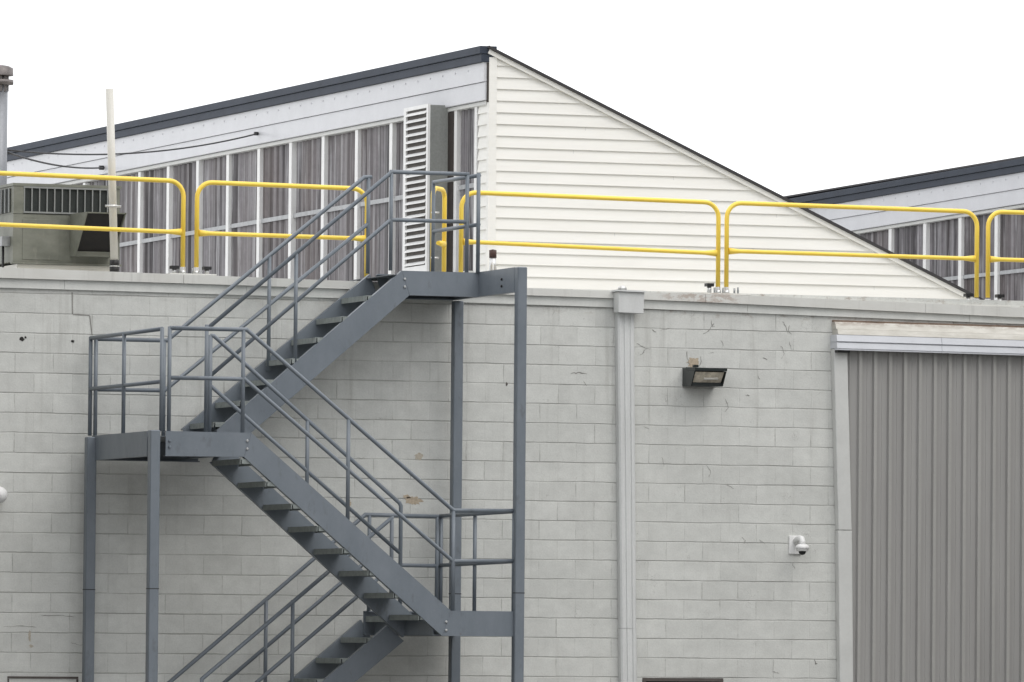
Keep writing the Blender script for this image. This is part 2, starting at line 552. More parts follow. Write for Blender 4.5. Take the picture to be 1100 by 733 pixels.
# coping: two lapped strips, in lengths, sagging a little to the right
def pl(x, knots):
    if x <= knots[0][0]: return knots[0][1]
    for (a, za), (b, zb) in zip(knots, knots[1:]):
        if x <= b: return za + (zb - za) * (x - a) / (b - a)
    return knots[-1][1]
K_TOP = [(-1.5, 5.41), (-.78, 5.405), (5.89, 5.322), (6.73, 5.328), (10.56, 5.263), (12.0, 5.25)]
K_MID = [(-1.5, 5.30), (-.78, 5.297), (1, 5.291), (5.89, 5.251), (6.73, 5.239), (10.56, 5.158), (12, 5.145)]
K_BOT = [(-1.5, 5.203), (-.78, 5.20), (1, 5.192), (5.89, 5.158), (6.73, 5.145), (10.56, 5.088), (12, 5.075)]
def strip(mb, x0, x1, kt, kb, y0, y1, n=6):
    for i in range(n):
        a = x0 + (x1 - x0) * i / n
        b = x0 + (x1 - x0) * (i + 1) / n
        za, zb, ta, tb = pl(a, kb), pl(b, kb), pl(a, kt), pl(b, kt)
        mb.hexa([(a, y0, za), (b, y0, zb), (b, y1, zb), (a, y1, za)],
                [(a, y0, ta), (b, y0, tb), (b, y1, tb), (a, y1, ta)])
edges = [WX0, -7, -4, -1.6, 1.16, 4.02, 6.9, 9.06 + .35, 12.2, 15.2, 18, 22, WX1]
for a, b in zip(edges, edges[1:]):
    m = MB()
    strip(m, a + .002, b - .002, K_TOP, K_MID, -0.062, 0.34, 3)
    m.build('coping', M_COP, bld)
edges = [WX0, -6, -3, -.1, 1.85, 4.8, 7.39, 9.93, 12.9, 16, 19, 23, WX1]
KM2 = [(x, z - 0.002) for x, z in K_MID]
for a, b in zip(edges, edges[1:]):
    m = MB()
    strip(m, a + .0015, b - .0015, KM2, K_BOT, -0.026, 0.0 - .002, 3)
    # little drip lip at the foot of the strip
    m.build('coping_skirt', M_SKIRT, bld)

# small window low in the wall
m = MB()
m.box(wx0 + .004, wx1 - .004, -0.012, 0.05, wz1 - 0.035, wz1 - .003)
m.box(wx0 + .004, wx0 + .04, -0.01, 0.05, wz0, wz1 - .037)
m.box(wx1 - .04, wx1 - .004, -0.01, 0.05, wz0, wz1 - .037)
m.box(wx0 + .43, wx0 + .46, 0.03, 0.06, wz0, wz1 - .037)
win = m.build('window', M_FRAMEB, bld)
MB().box(wx0 + .03, wx1 - .03, 0.062, 0.075, wz0, wz1 - .03).build('pane', M_GLASSD, win)

# filled opening outlined low at the left
m = MB()
px0, px1, pz1 = -.648, .10, 1.252
m.box(px0, px1, -0.008, -.001, pz1 - .022, pz1)
m.box(px0, px0 + .016, -0.008, -.001, .5, pz1 - .024)
m.box(px1 - .02, px1, -0.008, -.001, .5, pz1 - .024)
m.build('opening_frame', M_FRAMEB, wall)

def flake(cx, cz, w, h, mat, name='bare_patch', n=18, y=-0.0025, seed=None):
    rr = random.Random(int(cx * 977 + cz * 311) if seed is None else seed)
    mb = MB()
    pts = []
    for i in range(n):
        a = 2 * math.pi * i / n
        k = 0.62 + 0.5 * rr.random()
        pts.append((cx + math.cos(a) * w * .5 * k, cz + math.sin(a) * h * .5 * k))
    mb.prism_y(pts, y, -0.0004)
    return mb.build(name, mat, wall)
def crack(pts, w=.006, mat=None, seed=0):
    """a jagged hairline of lifted paint: a thin ribbon that narrows to its ends"""
    rr = random.Random(seed + int(pts[0][0] * 100))
    fine = []
    for (a, za), (b, zb) in zip(pts, pts[1:]):
        for k in range(4):
            f = k / 4
            fine.append((a + (b - a) * f + rr.uniform(-.006, .006), za + (zb - za) * f + rr.uniform(-.006, .006)))
    fine.append(pts[-1])
    mb = MB()
    n = len(fine)
    left, right = [], []
    for i, (x, z) in enumerate(fine):
        p, q = fine[max(0, i - 1)], fine[min(n - 1, i + 1)]
        dx, dz = q[0] - p[0], q[1] - p[1]
        L = math.hypot(dx, dz) or 1
        k = w * .42 * (0.2 + rr.random()) * (0.35 if i in (0, n - 1) else 1)
        left.append((x - dz / L * k, z + dx / L * k)); right.append((x + dz / L * k, z - dx / L * k))
    for i in range(n - 1):
        mb.prism_y([left[i], left[i + 1], right[i + 1], right[i]], -.0026, -.0004)
    return mb.build('paint_crack', mat or M_CRACK, wall)
flake(6.79, 4.60, .15, .12, M_TAN, n=26)
flake(3.69, 3.10, .22, .10, M_TAN, n=30)
flake(3.62, 3.14, .09, .045, M_TAN, n=22)
flake(3.75, 3.56, .10, .08, M_TANP, n=24)
flake(2.99, 3.06, .05, .11, M_TAN, n=22)
flake(-.42, 1.66, .030, .13, M_TANP, n=20)
flake(-.40, 1.56, .05, .035, M_TANP, n=20)
flake(-.535, 4.685, .055, .05, M_DARK)
flake(-.50, 4.70, .03, .025, M_DARK)
flake(0.0, 4.672, .045, .03, M_DARK)
flake(4.71, 4.33, .022, .045, M_FRAMEB)
crack([(6.715, 4.72), (6.73, 4.62), (6.75, 4.56)], .012)
crack([(6.87, 4.67), (6.88, 4.60), (6.86, 4.56)], .009)
crack([(6.16, 4.79), (6.22, 4.755), (6.25, 4.735), (6.31, 4.735)], .009)
crack([(6.25, 4.735), (6.23, 4.69), (6.19, 4.66)], .009)
crack([(6.33, 4.93), (6.37, 4.91)], .013)
crack([(6.42, 4.93), (6.49, 4.945), (6.52, 4.95)], .006)
crack([(6.90, 4.90), (6.95, 4.93), (7.0, 4.99), (7.02, 5.02)], .009)
crack([(7.10, 4.84), (7.13, 4.80), (7.12, 4.77)], .006)
crack([(7.02, 4.705), (6.97, 4.70)], .006)
crack([(6.99, 5.045), (7.0, 4.99), (7.03, 4.98)], .008)
crack([(7.80, 5.05), (7.84, 4.99), (7.86, 4.93)], .010)
crack([(7.88, 5.01), (7.86, 4.96), (7.90, 4.92)], .007)
crack([(7.78, 4.80), (7.82, 4.72), (7.79, 4.66)], .006)
crack([(7.88, 4.84), (7.90, 4.76)], .006)
crack([(7.58, 4.665), (7.63, 4.645)], .013)
crack([(7.52, 4.47), (7.55, 4.44)], .010)
crack([(7.38, 4.27), (7.43, 4.262)], .015)
crack([(7.16, 4.22), (7.19, 4.13), (7.15, 4.09)], .006)
crack([(5.42, 4.46), (5.50, 4.465), (5.60, 4.455)], .012)
crack([(5.56, 4.38), (5.60, 4.33)], .006)
crack([(6.24, 3.92), (6.30, 3.89)], .006)
crack([(6.45, 3.60), (6.47, 3.50)], .007)
crack([(6.95, 3.52), (7.0, 3.46), (6.98, 3.40)], .006)
crack([(7.18, 3.32), (7.26, 3.28)], .006)
crack([(7.35, 2.77), (7.40, 2.74), (7.38, 2.70)], .008)
crack([(7.55, 2.75), (7.62, 2.70)], .006)
crack([(7.93, 2.50), (7.96, 2.44)], .006)
crack([(8.19, 1.50), (8.20, 1.44), (8.22, 1.45)], .014)
crack([(7.72, 1.36), (7.78, 1.34)], .010)
crack([(2.86, 4.87), (2.95, 4.91), (2.99, 4.90)], .010, M_TANP)
crack([(3.30, 3.95), (3.38, 3.945)], .007)
crack([(3.08, 3.53), (3.16, 3.53)], .007)
crack([(-.30, 1.87), (-.12, 1.875), (.05, 1.86)], .008)
crack([(-.70, 1.76), (-.50, 1.765), (-.35, 1.75)], .008)
crack([(.02, 1.60), (.10, 1.575), (.16, 1.575)], .007)
# step crack near the top left
m = MB()
cr = [(-.01, 5.17), (-.004, 4.95), (.18, 4.94), (.205, 4.75), (.21, 4.74)]
for (a, za), (b, zb) in zip(cr, cr[1:]):
    if abs(a - b) < .04: m.prism_y([(a - .006, za), (a + .006, za), (b + .006, zb), (b - .006, zb)], -.0028, -.0004)
    else: m.prism_y([(a + .006, za), (b - .006, zb + .005), (b - .006, zb - .006), (a + .006, za - .009)], -.0028, -.0004)
m.build('step_crack', M_CRACK, wall)

# big ribbed sheet door
m = MB()
DX0, DX1, DZ0, DZ1 = 8.50, 13.6, 0.30, 4.80
pitch = 0.1715
x = DX0
prof = [(x, -0.06)]
prof += [(x + .03, -0.06), (x + .036, -0.075), (x + .05, -0.075), (x + .056, -0.06)]
x += .13
while x < DX1:
    prof += [(x, -0.060), (x + .008, -0.094), (x + .046, -0.094), (x + .054, -0.060), (x + .108, -0.060), (x + .111, -.064), (x + .117, -.064), (x + .120, -.060)]
    x += pitch
top = [(a, y, DZ1) for a, y in prof]
bot = [(a, y, DZ0) for a, y in prof]
for i in range(len(prof) - 1):
    m.face([bot[i], bot[i + 1], top[i + 1], top[i]])
m.face([(DX0, -.06, DZ0), (DX0, -.06, DZ1), (DX0, -.002, DZ1), (DX0, -.002, DZ0)])
door = m.build('sliding_door', M_DOOR, bld)
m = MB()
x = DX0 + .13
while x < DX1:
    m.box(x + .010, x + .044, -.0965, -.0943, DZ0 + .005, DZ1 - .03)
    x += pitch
m.build('lit_rib_strips', M_RIB, door)  # pale strips paint the light on the rib crests
m = MB()
def leanbox(x0t, x1t, zt, x0b, x1b, zb, y0, y1):
    m.hexa([(x0b, y0, zb), (x1b, y0, zb), (x1b, y1, zb), (x0b, y1, zb)],
           [(x0t, y0, zt), (x1t, y0, zt), (x1t, y1, zt), (x0t, y1, zt)])
leanbox(8.345, 8.50, 4.775, 8.413, 8.565, 2.86, -.10, -.003)
m.build('door_trim', M_TRIM, door, bevel=.006)
m = MB()
leanbox(8.408, 8.568, 2.856, 8.46, 8.61, .30, -.098, -.003)
m.build('door_trim', M_TRIM, door, bevel=.006)
# weathered flashing and the two white track covers above the door
m = MB()
zh = lambda x, z: z - 0.006 * (x - 8.4)
def hbox(x0, x1, z0, z1, y0, y1, yt=None):
    yt = y0 if yt is None else yt
    m.hexa([(x0, y0, zh(x0, z0)), (x1, y0, zh(x1, z0)), (x1, y1, zh(x1, z0)), (x0, y1, zh(x0, z0))],
           [(x0, yt, zh(x0, z1)), (x1, yt, zh(x1, z1)), (x1, y1, zh(x1, z1)), (x0, y1, zh(x0, z1))])
hbox(8.36, 14, 4.985, 5.062, -.13, -.002, -.085)
hbox(8.365, 14, 4.925, 4.983, -.175, -.002, -.145)
m.build('door_header', M_HEAD, door)
m = MB(); hbox(8.36, 14, 5.064, 5.082, -.05, -.002); m.build('rust_lip', M_RUSTB, door)
for x0, x1 in ((8.345, 9.545), (9.549, 12.2), (12.204, 14.0)):
    m = MB()
    hbox(x0, x1, 4.852, 4.922, -.190, -.002, -.172)
    hbox(x0, x1, 4.840, 4.850, -.172, -.002)
    hbox(x0, x1, 4.778, 4.838, -.196, -.002, -.182)
    hbox(x0, x1, 4.760, 4.776, -.19, -.12)
    m.build('track_cover', M_HBAND, door)
m = MB()
hbox(8.36, 8.50, 4.735, 4.756, -.17, -.02)
m.build('track_end', M_BLACK, door)

# unseen buildings added round the yard to shade the block wall
def shade_block(x0, x1, y0, y1, h, label, face):
    t = thing('added_shade_block', ((x0 + x1) / 2, (y0 + y1) / 2, GZ), label, 'building')
    MB().box(x0, x1, y0, y1, GZ, h).build('block_wall', M_SHADEBLK, t)
    MB().box(x0 - .06, x1 + .06, y0 - .06, y1 + .06, h + .001, h + .16).build('roof_edge', M_SLATE, t)
    if face in ('left', 'right'):
        xf = x1 if face == 'left' else x0
        y = y0 + 2
        while y + 1.6 < y1:
            w_ = MB().box(xf - .03, xf + .03, y, y + 1.4, 2.4, 3.6).build('window', M_FRAMEB, t)
            MB().box(xf - .035, xf + .035, y + .07, y + 1.33, 2.47, 3.53).build('pane', M_GLASSD, w_)
            y += 3.6
    else:
        x = x0 + 2
        while x + 1.6 < x1:
            w_ = MB().box(x, x + 1.4, y1 - .03, y1 + .03, 2.4, 3.6).build('window', M_FRAMEB, t)
            MB().box(x + .07, x + 1.33, y1 - .035, y1 + .035, 2.47, 3.53).build('pane', M_GLASSD, w_)
            x += 3.6
    return t
shade_block(-24, -5.4, -11.0, -.12, 10.5, 'unseen grey block added at the left to shade the wall', 'left')
shade_block(15.2, 34, -14.2, -.12, 9.0, 'unseen grey block added at the right to shade the wall', 'right')
shade_block(12.0, 42, -32, -15, 12.0, 'unseen grey block added across the yard to shade the wall', 'front')

# ------------------------------------------------------------------ sawtooth roof monitors
def monitor(XG, label, first):
    YG, YE = 3.0, 46.0
    ZB = 5.08
    zr = lambda y: 8.09 + 0.002 * (y - 3.0) if first else 8.14 - 0.0105 * (y - 10)
    t = thing('roof_monitor', (XG, YG, ZB), label, 'roof monitor', 'sawtooth roof monitors')
    # lapped siding on the gable: every board leans out at its foot
    x_r = lambda z: XG - .02 + (8.09 - z) / 0.4487          # rake line
    m = MB()
    lap, z = 0.127, 5.19
    z = 8.03 - 0.127 * 24
    while z < 8.0:
        z1 = min(z + lap, 8.055)
        xa, xb = x_r(z), x_r(z1)
        x0 = XG + .002
        if xb < x0 + .02: xb = x0 + .02
        m.hexa([(x0, YG - .022, z), (xa, YG - .022, z), (xa, YG + .05, z), (x0, YG + .05, z)],
               [(x0, YG - .001, z1), (xb, YG - .001, z1), (xb, YG + .05, z1), (x0, YG + .05, z1)])
        z += lap
    sid = m.build('siding', M_SIDE, t)
    q = MB()
    zk = 8.03 - 0.127 * 24
    for k, fr_ in ((2, .30), (4, .82), (5, .52), (7, .66), (8, .33), (10, .88), (11, .45), (13, .72), (15, .40), (17, .6)):
        z0_ = zk + lap * k
        if z0_ > 7.6: continue
        xx = XG + (x_r(z0_ + lap) - XG) * fr_
        q.hexa([(xx, YG - .0175, z0_ + .003), (xx + .006, YG - .0175, z0_ + .003), (xx + .006, YG - .013, z0_ + .003), (xx, YG - .013, z0_ + .003)],
               [(xx, YG - .0035, z0_ + lap - .004), (xx + .006, YG - .0035, z0_ + lap - .004), (xx + .006, YG + .001, z0_ + lap - .004), (xx, YG + .001, z0_ + lap - .004)])
    q.build('board_joint', M_TRIM, sid)
    # corner post
    m = MB()
    m.box(XG - .035, XG + .055, YG - .03, YG + .04, ZB, 7.99)
    m.build('corner_trim', M_SIDE, t)
    # short return of siding on the glazed side
    m = MB()
    z = 8.03 - 0.127 * 24
    while z + lap < 7.56:
        z1 = z + lap
        m.hexa([(XG - .026, YG + .042, z), (XG - .026, YG + .36, z), (XG + .05, YG + .36, z), (XG + .05, YG + .042, z)],
               [(XG - .006, YG + .042, z1), (XG - .006, YG + .36, z1), (XG + .05, YG + .36, z1), (XG + .05, YG + .042, z1)])
        z += lap
    m.build('siding_return', M_SIDE, t)
    # rake boards and roof
    a, b = (XG - .03, 8.09 + (0 if first else zr(YG) - 8.09)), (x_r(5.08), 5.09)
    d = Vector((b[0] - a[0], b[1] - a[1])).normalized()
    n = Vector((-d.y, d.x))
    def para(off0, off1, y0, y1, mat, name, ext=0.0, drop=0.0):
        p = [Vector(a) + n * off0 - d * ext, Vector(b) + n * off0, Vector(b) + n * off1, Vector(a) + n * off1 - d * ext]
        q = MB()
        q.hexa([(v.x, y0, v.y) for v in p], [(v.x, y1, v.y + drop) for v in p])
        return q.build(name, mat, t)
    para(-.065, -.018, YG - .05, YG - .018, M_SIDE, 'rake_trim')
    para(-.016, .012, YG - .075, YE, M_ROOFD, 'roof', .03, zr(YE) - 8.09 if not first else 0.0)
    # glazed face: frame zone from sill to the fascia
    y0 = YG + .37
    muls = []
    y = 6.286 if first else 6.852
    while y < YE - 1:
        muls.append(y); y += 1.2185
    muls = [m_ for m_ in muls]
    if first:
        ybays = [y0 + .05] + [4.09] + muls
    else:
        ybays = [y0 + .05] + [4.415, 5.633] + muls
    ZT = 7.50
    # corrugated panels, one per bay
    for ya, yb in zip(ybays, ybays[1:]):
        m = MB()
        nseg = max(8, int((yb - ya) / .0125))
        rows = []
        for i in range(nseg + 1):
            yy = ya + .02 + (yb - ya - .04) * i / nseg
            ph = (yy % 0.203) / 0.203
            h = 0.040 if 0.36 < ph < 0.64 else (0.0 if (ph < .16 or ph > .84) else (0.040 * ((ph - .16) / .2 if ph < .5 else (.84 - ph) / .2)))
            h += .004 * math.sin(ph * 6.283 * 2)
            h *= .75 + .25 * math.sin(yy * 3.7 + XG)
            rows.append((XG + .05 - h, yy + .012 * math.sin(yy * 2.3)))
        for (xa, yy), (xb, y2) in zip(rows, rows[1:]):
            m.face([(xa, yy, ZB), (xb, y2, ZB), (xb, y2, ZT + .04), (xa, yy, ZT + .04)])
        m.build('glazing_panel', M_GLAZ, t)
    for i, ym in enumerate(ybays):
        m = MB()
        w = .052 if i else .04
        m.box(XG - .028, XG + .06, ym - w, ym + w, ZB, ZT)
        m.build('mullion', M_WHITE, t)
    # girt line across the panels
    for ya, yb in zip(ybays, ybays[1:]):
        m = MB()
        m.box(XG - .003, XG + .005, ya + .054, yb - .054, 6.605, 6.655)
        m.build('girt', M_GIRT, t)
    # fascia: sill board, two pale boards, slate edge
    def band(za, zb, x0, x1, ya, yb, mat, name, nails=False):
        q = MB()
        ya2, yb2 = ya, yb
        q.hexa([(x0, ya, za + zr(ya) - 8.09), (x0, yb, za + zr(yb) - 8.09), (x1, yb, za + zr(yb) - 8.09), (x1, ya, za + zr(ya) - 8.09)],
               [(x0, ya, zb + zr(ya) - 8.09), (x0, yb, zb + zr(yb) - 8.09), (x1, yb, zb + zr(yb) - 8.09), (x1, ya, zb + zr(ya) - 8.09)])
        if nails:                      # shallow screw heads along the board
            for k in range(70):
                yy = YG + .5 + k * .42
                if yy > YE: break
                zz = 7.865 + zr(yy) - 8.09
                q.box(x0 - .006, x0 + .002, yy, yy + .022, zz, zz + .018)
        return q.build(name, mat, t, bevel=0 if nails else .004)
    band(7.478, 7.521, XG - .045, XG + .06, YG + .045, YE, M_TRIM, 'head_trim')
    yb = YG - .005
    band(7.525, 7.722, XG - .075, XG + .06, yb, YE, M_BAND, 'fascia_board')
    band(7.726, 7.935, XG - .09, XG + .06, yb, YE, M_BAND, 'fascia_board', nails=True)
    band(7.937, 8.025, XG - .125, XG + .05, yb - .02, YE, M_SLATE, 'roof_edge')
    band(8.027, 8.11, XG - .145, XG + .05, yb - .03, YE, M_SLATE, 'roof_edge')
    # end of the boards, a dark open joint
    q = MB(); q.box(XG - .055, XG - .036, YG - .02, YG - .008, 7.50, 7.93); q.build('joint', M_BROWN, t)
    # back wall so that the tooth is closed
    q = MB()
    q.prism_y([(XG + .06, ZB), (b[0] - .1, ZB), (XG + .06, 8.0)], YE - .1, YE)
    q.build('back_gable', M_SIDE, t)
    return t

mon = monitor(5.576, 'white sided sawtooth roof monitor with streaked panels behind the stair top', True)
monitor(18.0, 'sawtooth roof monitor farther right, cut off by the frame edge', False)

# louvre box on the glazed face
lv = MB()
LX0, LX1, LY0, LY1, LZ0, LZ1 = 5.30, 5.574, 4.30, 5.10, 5.70, 7.555
lv.box(LX0 + .03, LX1, LY0, LY1, LZ0, LZ1)
box = lv.build('louvre_box', M_BOXG, mon, bevel=.008)
m = MB()
m.box(LX0 - .0, LX0 + .029, LY0 - .004, LY0 + .05, LZ0, LZ1 + .01)
m.box(LX0 - .0, LX0 + .029, LY1 - .06, LY1 + .02, LZ0, LZ1 + .01)
m.box(LX0 - .0, LX0 + .029, LY0 + .051, LY1 - .061, LZ0, LZ0 + .09)
m.box(LX0 - .0, LX0 + .029, LY0 + .051, LY1 - .061, LZ1 - .03, LZ1 + .01)
m.build('louvre_frame', M_WHITE, box)
MB().box(LX0 + .022, LX0 + .028, LY0 + .053, LY1 - .062, LZ0 + .092, LZ1 - .032).build('louvre_back', M_LBACK, box)
m = MB()
z = LZ0 + .10
while z < LZ1 - .05:
    m.hexa([(LX0 - .012, LY0 + .054, z), (LX0 - .012, LY1 - .063, z), (LX0 + .018, LY1 - .063, z + .03), (LX0 + .018, LY0 + .054, z + .03)],
           [(LX0 - .012, LY0 + .054, z + .009), (LX0 - .012, LY1 - .063, z + .009), (LX0 + .018, LY1 - .063, z + .038), (LX0 + .018, LY0 + .054, z + .038)])
    z += .0755
m.build('louvre_slats', M_WHITE, box)
q = MB(); q.box(5.535, 5.574, 4.13, 4.297, 5.2, 7.47); q.build('dark_jamb', M_BROWN, mon)
q = MB(); q.box(5.48, 5.575, 3.45, 4.29, 5.60, 5.69); q.build('sill', M_TRIM, mon)

# ------------------------------------------------------------------ steel stair tower
st = thing('steel_stair', (2.1, -1.2, GZ),
           'blue grey painted steel switchback stair against the block wall, climbing to the roof', 'outdoor staircase')
def part(mb, name, mat=None, parent=None, **k):
    return mb.build(name, mat or M_STEEL, parent or st, **k)

YR, YI, YI2, YF = -0.20, -1.00, -1.12, -2.15       # wall side, inner faces, front face
ZL3, ZL2, ZL1 = 5.43, 3.705, 1.952
D = 0.25
def channel(poly_top, poly_bot, yface, sgn, fl=.065, tw=.009, name='stringer'):
    """web with its face at yface, flanges pointing along sgn; the two edges are polylines of (x,z)"""
    mb = MB()
    y0, y1 = yface, yface + sgn * tw
    mb.prism_y(list(poly_top) + list(poly_bot)[::-1], min(y0, y1), max(y0, y1))
    ya, yb = yface + sgn * (tw + .0002), yface + sgn * fl
    tf = .012
    for pl_, s in ((poly_top, -1), (poly_bot, 1)):
        for (xa, za), (xb, zb) in zip(pl_, pl_[1:]):
            dx, dz = xb - xa, zb - za
            L = math.hypot(dx, dz)
            nx, nz = -dz / L, dx / L
            if nz * s < 0: nx, nz = -nx, -nz
            mb.prism_y([(xa, za), (xb, zb), (xb + nx * tf, zb + nz * tf), (xa + nx * tf, za + nz * tf)], min(ya, yb), max(ya, yb))
    return part(mb, name)
def beam_y(xface, sgn, y0, y1, zt, zb, name='landing_beam'):
    mb = MB()
    x1 = xface + sgn * .009
    mb.box(min(xface, x1), max(xface, x1), y0, y1, zb, zt)
    xa, xb = xface + sgn * .0092, xface + sgn * .065
    mb.box(min(xa, xb), max(xa, xb), y0, y1, zt - .012, zt - .0005)
    mb.box(min(xa, xb), max(xa, xb), y0, y1, zb + .0005, zb + .012)
    return part(mb, name)
def bolts(host, pts, y, mat=M_BOLT, r=.014):
    for x, z in pts:
        MB().lathe([(r, 0), (r, .010), (r * .6, .014)], (x, y, z), 8, 'Y').build('bolt', mat, host) if False else \
            MB().lathe([(r, .0), (r, -.010), (r * .6, -.014)], (x, y - .0005, z), 8, 'Y').build('bolt', mat, host)

# posts: square tube, with base and cap plates
def post(x, y, zt, name='post'):
    mb = MB()
    h = .051
    zs = [GZ + .02, 2.19, 2.194, zt]
    mb.box(x - h, x + h, y - h, y + h, GZ + .016, zt)
    p = part(mb, name, bevel=.008)
    h2 = .0522
    MB().box(x - h2, x + h2, y - h2, y + h2, 2.134, 2.143).build('weld_seam', M_WIRE, p)
    q = MB(); q.box(x - .11, x + .11, y - .11, y + .11, GZ + .0015, GZ + .015); q.build('base_plate', M_STEEL, p)
    return p
post(4.072, YR - .051, 5.17)
post(4.085, YF - .052 + .055, 5.435)
post(.130, YR - .051, 3.69)
post(.205, YF - .052 - .01, 3.712)

# upper landing
b = channel([(3.206, ZL3), (4.034, ZL3)], [(3.29, ZL3 - D), (4.034, ZL3 - D)], YI, 1, name='landing_beam')
bolts(b, [(3.235, 5.345), (3.235, 5.265)], YI)
b = beam_y(4.034, 1, -2.095, -.02, ZL3 + .006, ZL3 - D + .004)
for dz in (.10, .17):
    MB().lathe([(.014, 0), (.014, -.010), (.008, -.014)], (4.033, -1.72, ZL3 - dz), 8, 'X').build('bolt', M_BLACK, b)
channel([(3.2, ZL3), (4.03, ZL3)], [(3.28, ZL3 - D), (4.03, ZL3 - D)], YR + .03, -1, name='landing_beam')
beam_y(3.30, 1, YI + .07, YR - .05, ZL3 - .03, ZL3 - D + .01)
MB().box(3.10, 4.03, YI + .012, .36, ZL3 - .048, ZL3 - .040).build('landing_deck', M_DECKU, st)
# upper flight
channel([(1.235, 3.758), (3.204, ZL3 - .001)], [(1.32, 3.50), (3.287, ZL3 - D - .001)], YI, 1)
channel([(1.13, 3.79), (3.138, ZL3 - .001)], [(1.25, 3.56), (3.235, ZL3 - D - .001)], YR + .03, 1)
def tread(x0, z, ya, yb, run=.285):
    mb = MB()
    mb.box(x0, x0 + run, ya, yb, z - .008, z)
    mb.box(x0, x0 + .006, ya, yb, z - .055, z - .0085)
    mb.box(x0 + run - .006, x0 + run, ya, yb, z - .055, z - .0085)
    mb.box(x0 + .02, x0 + run - .02, ya + .0, ya + .006, z - .05, z - .009)
    return part(mb, 'tread', M_TREAD)
n = 8
for i in range(1, n):
    tread(1.205 + .27 * (i - 1), 3.845 + .2205 * (i - 1), YI + .012, YR + .018, .283)
# left landing
b = channel([(.345, ZL2 + .003), (1.238, ZL2)], [(.345, ZL2 - D + .003), (1.162, ZL2 - D + .01)], YF, 1, name='landing_beam')
bolts(b, [(1.195, 3.625), (1.195, 3.545)], YF)
bolts(b, [(.385, 3.61), (.385, 3.55)], YF, M_STEEL)
beam_y(.165, 1, -2.10, -.19, ZL2, ZL2 - D)
channel([(.17, ZL2), (1.3, ZL2)], [(.17, ZL2 - D), (1.3, ZL2 - D)], YR + .03, -1, name='landing_beam')
beam_y(1.14, 1, YF + .075, YR - .05, ZL2 - .03, ZL2 - D + .03)
MB().box(.175, 1.236, YF + .012, YR + .018, ZL2 - .055, ZL2 - .047).build('landing_deck', M_DECKU, st)
# front flight
channel([(1.2395, ZL2 - .001), (3.366, ZL1)], [(1.1635, ZL2 - D + .008), (3.274, ZL1 - D - .004)], YF, 1)
channel([(1.22, ZL2 - .06), (3.30, ZL1 - .05)], [(1.12, ZL2 - D - .03), (3.19, ZL1 - D - .02)], YI2 - .08, 1)
for i in range(1, n + 1):
    tread(1.125 + .2715 * (i - 1), 3.445 - .2195 * (i - 1), YF + .012, YI2 - .092)
# lower landing
b = channel([(3.3675, ZL1), (4.085, ZL1)], [(3.2755, ZL1 - D - .004), (4.085, ZL1 - D - .004)], YF, 1, name='landing_beam')
bolts(b, [(3.315, 1.84), (3.315, 1.755)], YF)
channel([(3.10, ZL1), (4.05, ZL1)], [(3.10, ZL1 - D), (4.05, ZL1 - D)], YR + .03, -1, name='landing_beam')
beam_y(4.05, -1, YF + .075, YR - .05, ZL1 - .005, ZL1 - D)
beam_y(3.20, 1, YF + .075, YR - .05, ZL1 - .05, ZL1 - D + .0)
MB().box(3.13, 4.04, YF + .012, YR + .018, ZL1 - .062, ZL1 - .054).build('landing_deck', M_DECKU, st)
MB().box(3.122, 3.129, YI2 - .07, YR + .018, ZL1 - .115, ZL1 - .054).build('landing_nosing', M_TREAD, st)
# bottom flight
channel([(1.225, .25), (3.08, 1.80)], [(1.33, .215), (1.50, .215), (3.262, 1.645)], YI, 1)
channel([(1.15, .25), (3.08, 1.86)], [(1.26, .215), (1.43, .215), (3.20, 1.66)], YR + .03, 1)
for i in range(1, n):
    tread(3.123 - .269 * i, 1.89 - .2125 * i, YI + .012, YR + .018)
# guard rails: pipe rails with their own uprights
R1, R2 = .0215, .0205
def guard(rails, posts, r=R1):
    mb = MB()
    for k, p in enumerate(rails): mb.tube(p, r if k == 0 else R2, 10)
    gobj = part(mb, 'guardrail')
    for (x, y, z0, z1) in posts:
        MB().tube([(x, y, z0), (x, y, z1)], .021, 10).build('rail_post', M_STEEL, gobj)
    return gobj
# left landing: rear rail running on up the wall side of the upper flight
yb = -.255
guard([[(.175, yb, 4.69), (.93, yb, 4.69), (3.04, yb, 6.425), (3.12, yb, 6.428)],
       [(.175, yb, 4.175), (.91, yb, 4.18), (3.085, yb, 5.945)]],
      [(.175, yb, ZL2, 4.71), (.90, yb, ZL2, 4.69), (2.02, yb, 4.40, 5.58), (3.085, yb, ZL3, 6.43)])
# left landing: end rail
xa, xb2 = .135, .305
guard([[(xa, -.20, 4.70), (xb2, -2.12, 4.725)], [(xa, -.20, 4.182), (xb2, -2.12, 4.20)]],
      [(xa, -.20, ZL2, 4.71), ((xa + xb2) / 2 - .01, -1.13, ZL2, 4.71), (xb2, -2.12, ZL2, 4.74)])
# front rail of the left landing, down the outer side of the front flight, round the lower landing
yf = -2.118
guard([[(.385, yf, 4.735), (1.19, yf, 4.737), (3.395, yf, 2.962), (4.05, yf, 2.968)],
       [(.385, yf, 4.24), (1.17, yf, 4.243), (3.395, yf, 2.45), (4.05, yf, 2.462)]],
      [(.385, yf, ZL2, 4.75), (1.155, yf, ZL2, 4.735), (2.27, yf, 2.85, 3.86), (3.395, yf, ZL1, 2.96), (4.045, yf, ZL1, 2.985)])
# inner rail of the front flight
yi = -1.15
guard([[(1.115, yi, 4.71), (1.15, yi, 4.71), (3.15, yi, 3.05), (3.165, yi, 3.02), (3.165, yi, ZL1)],
       [(1.12, yi, 4.205), (3.16, yi, 2.54)]],
      [(1.115, yi, ZL2, 4.72), (2.155, yi, 2.92, 3.87)])
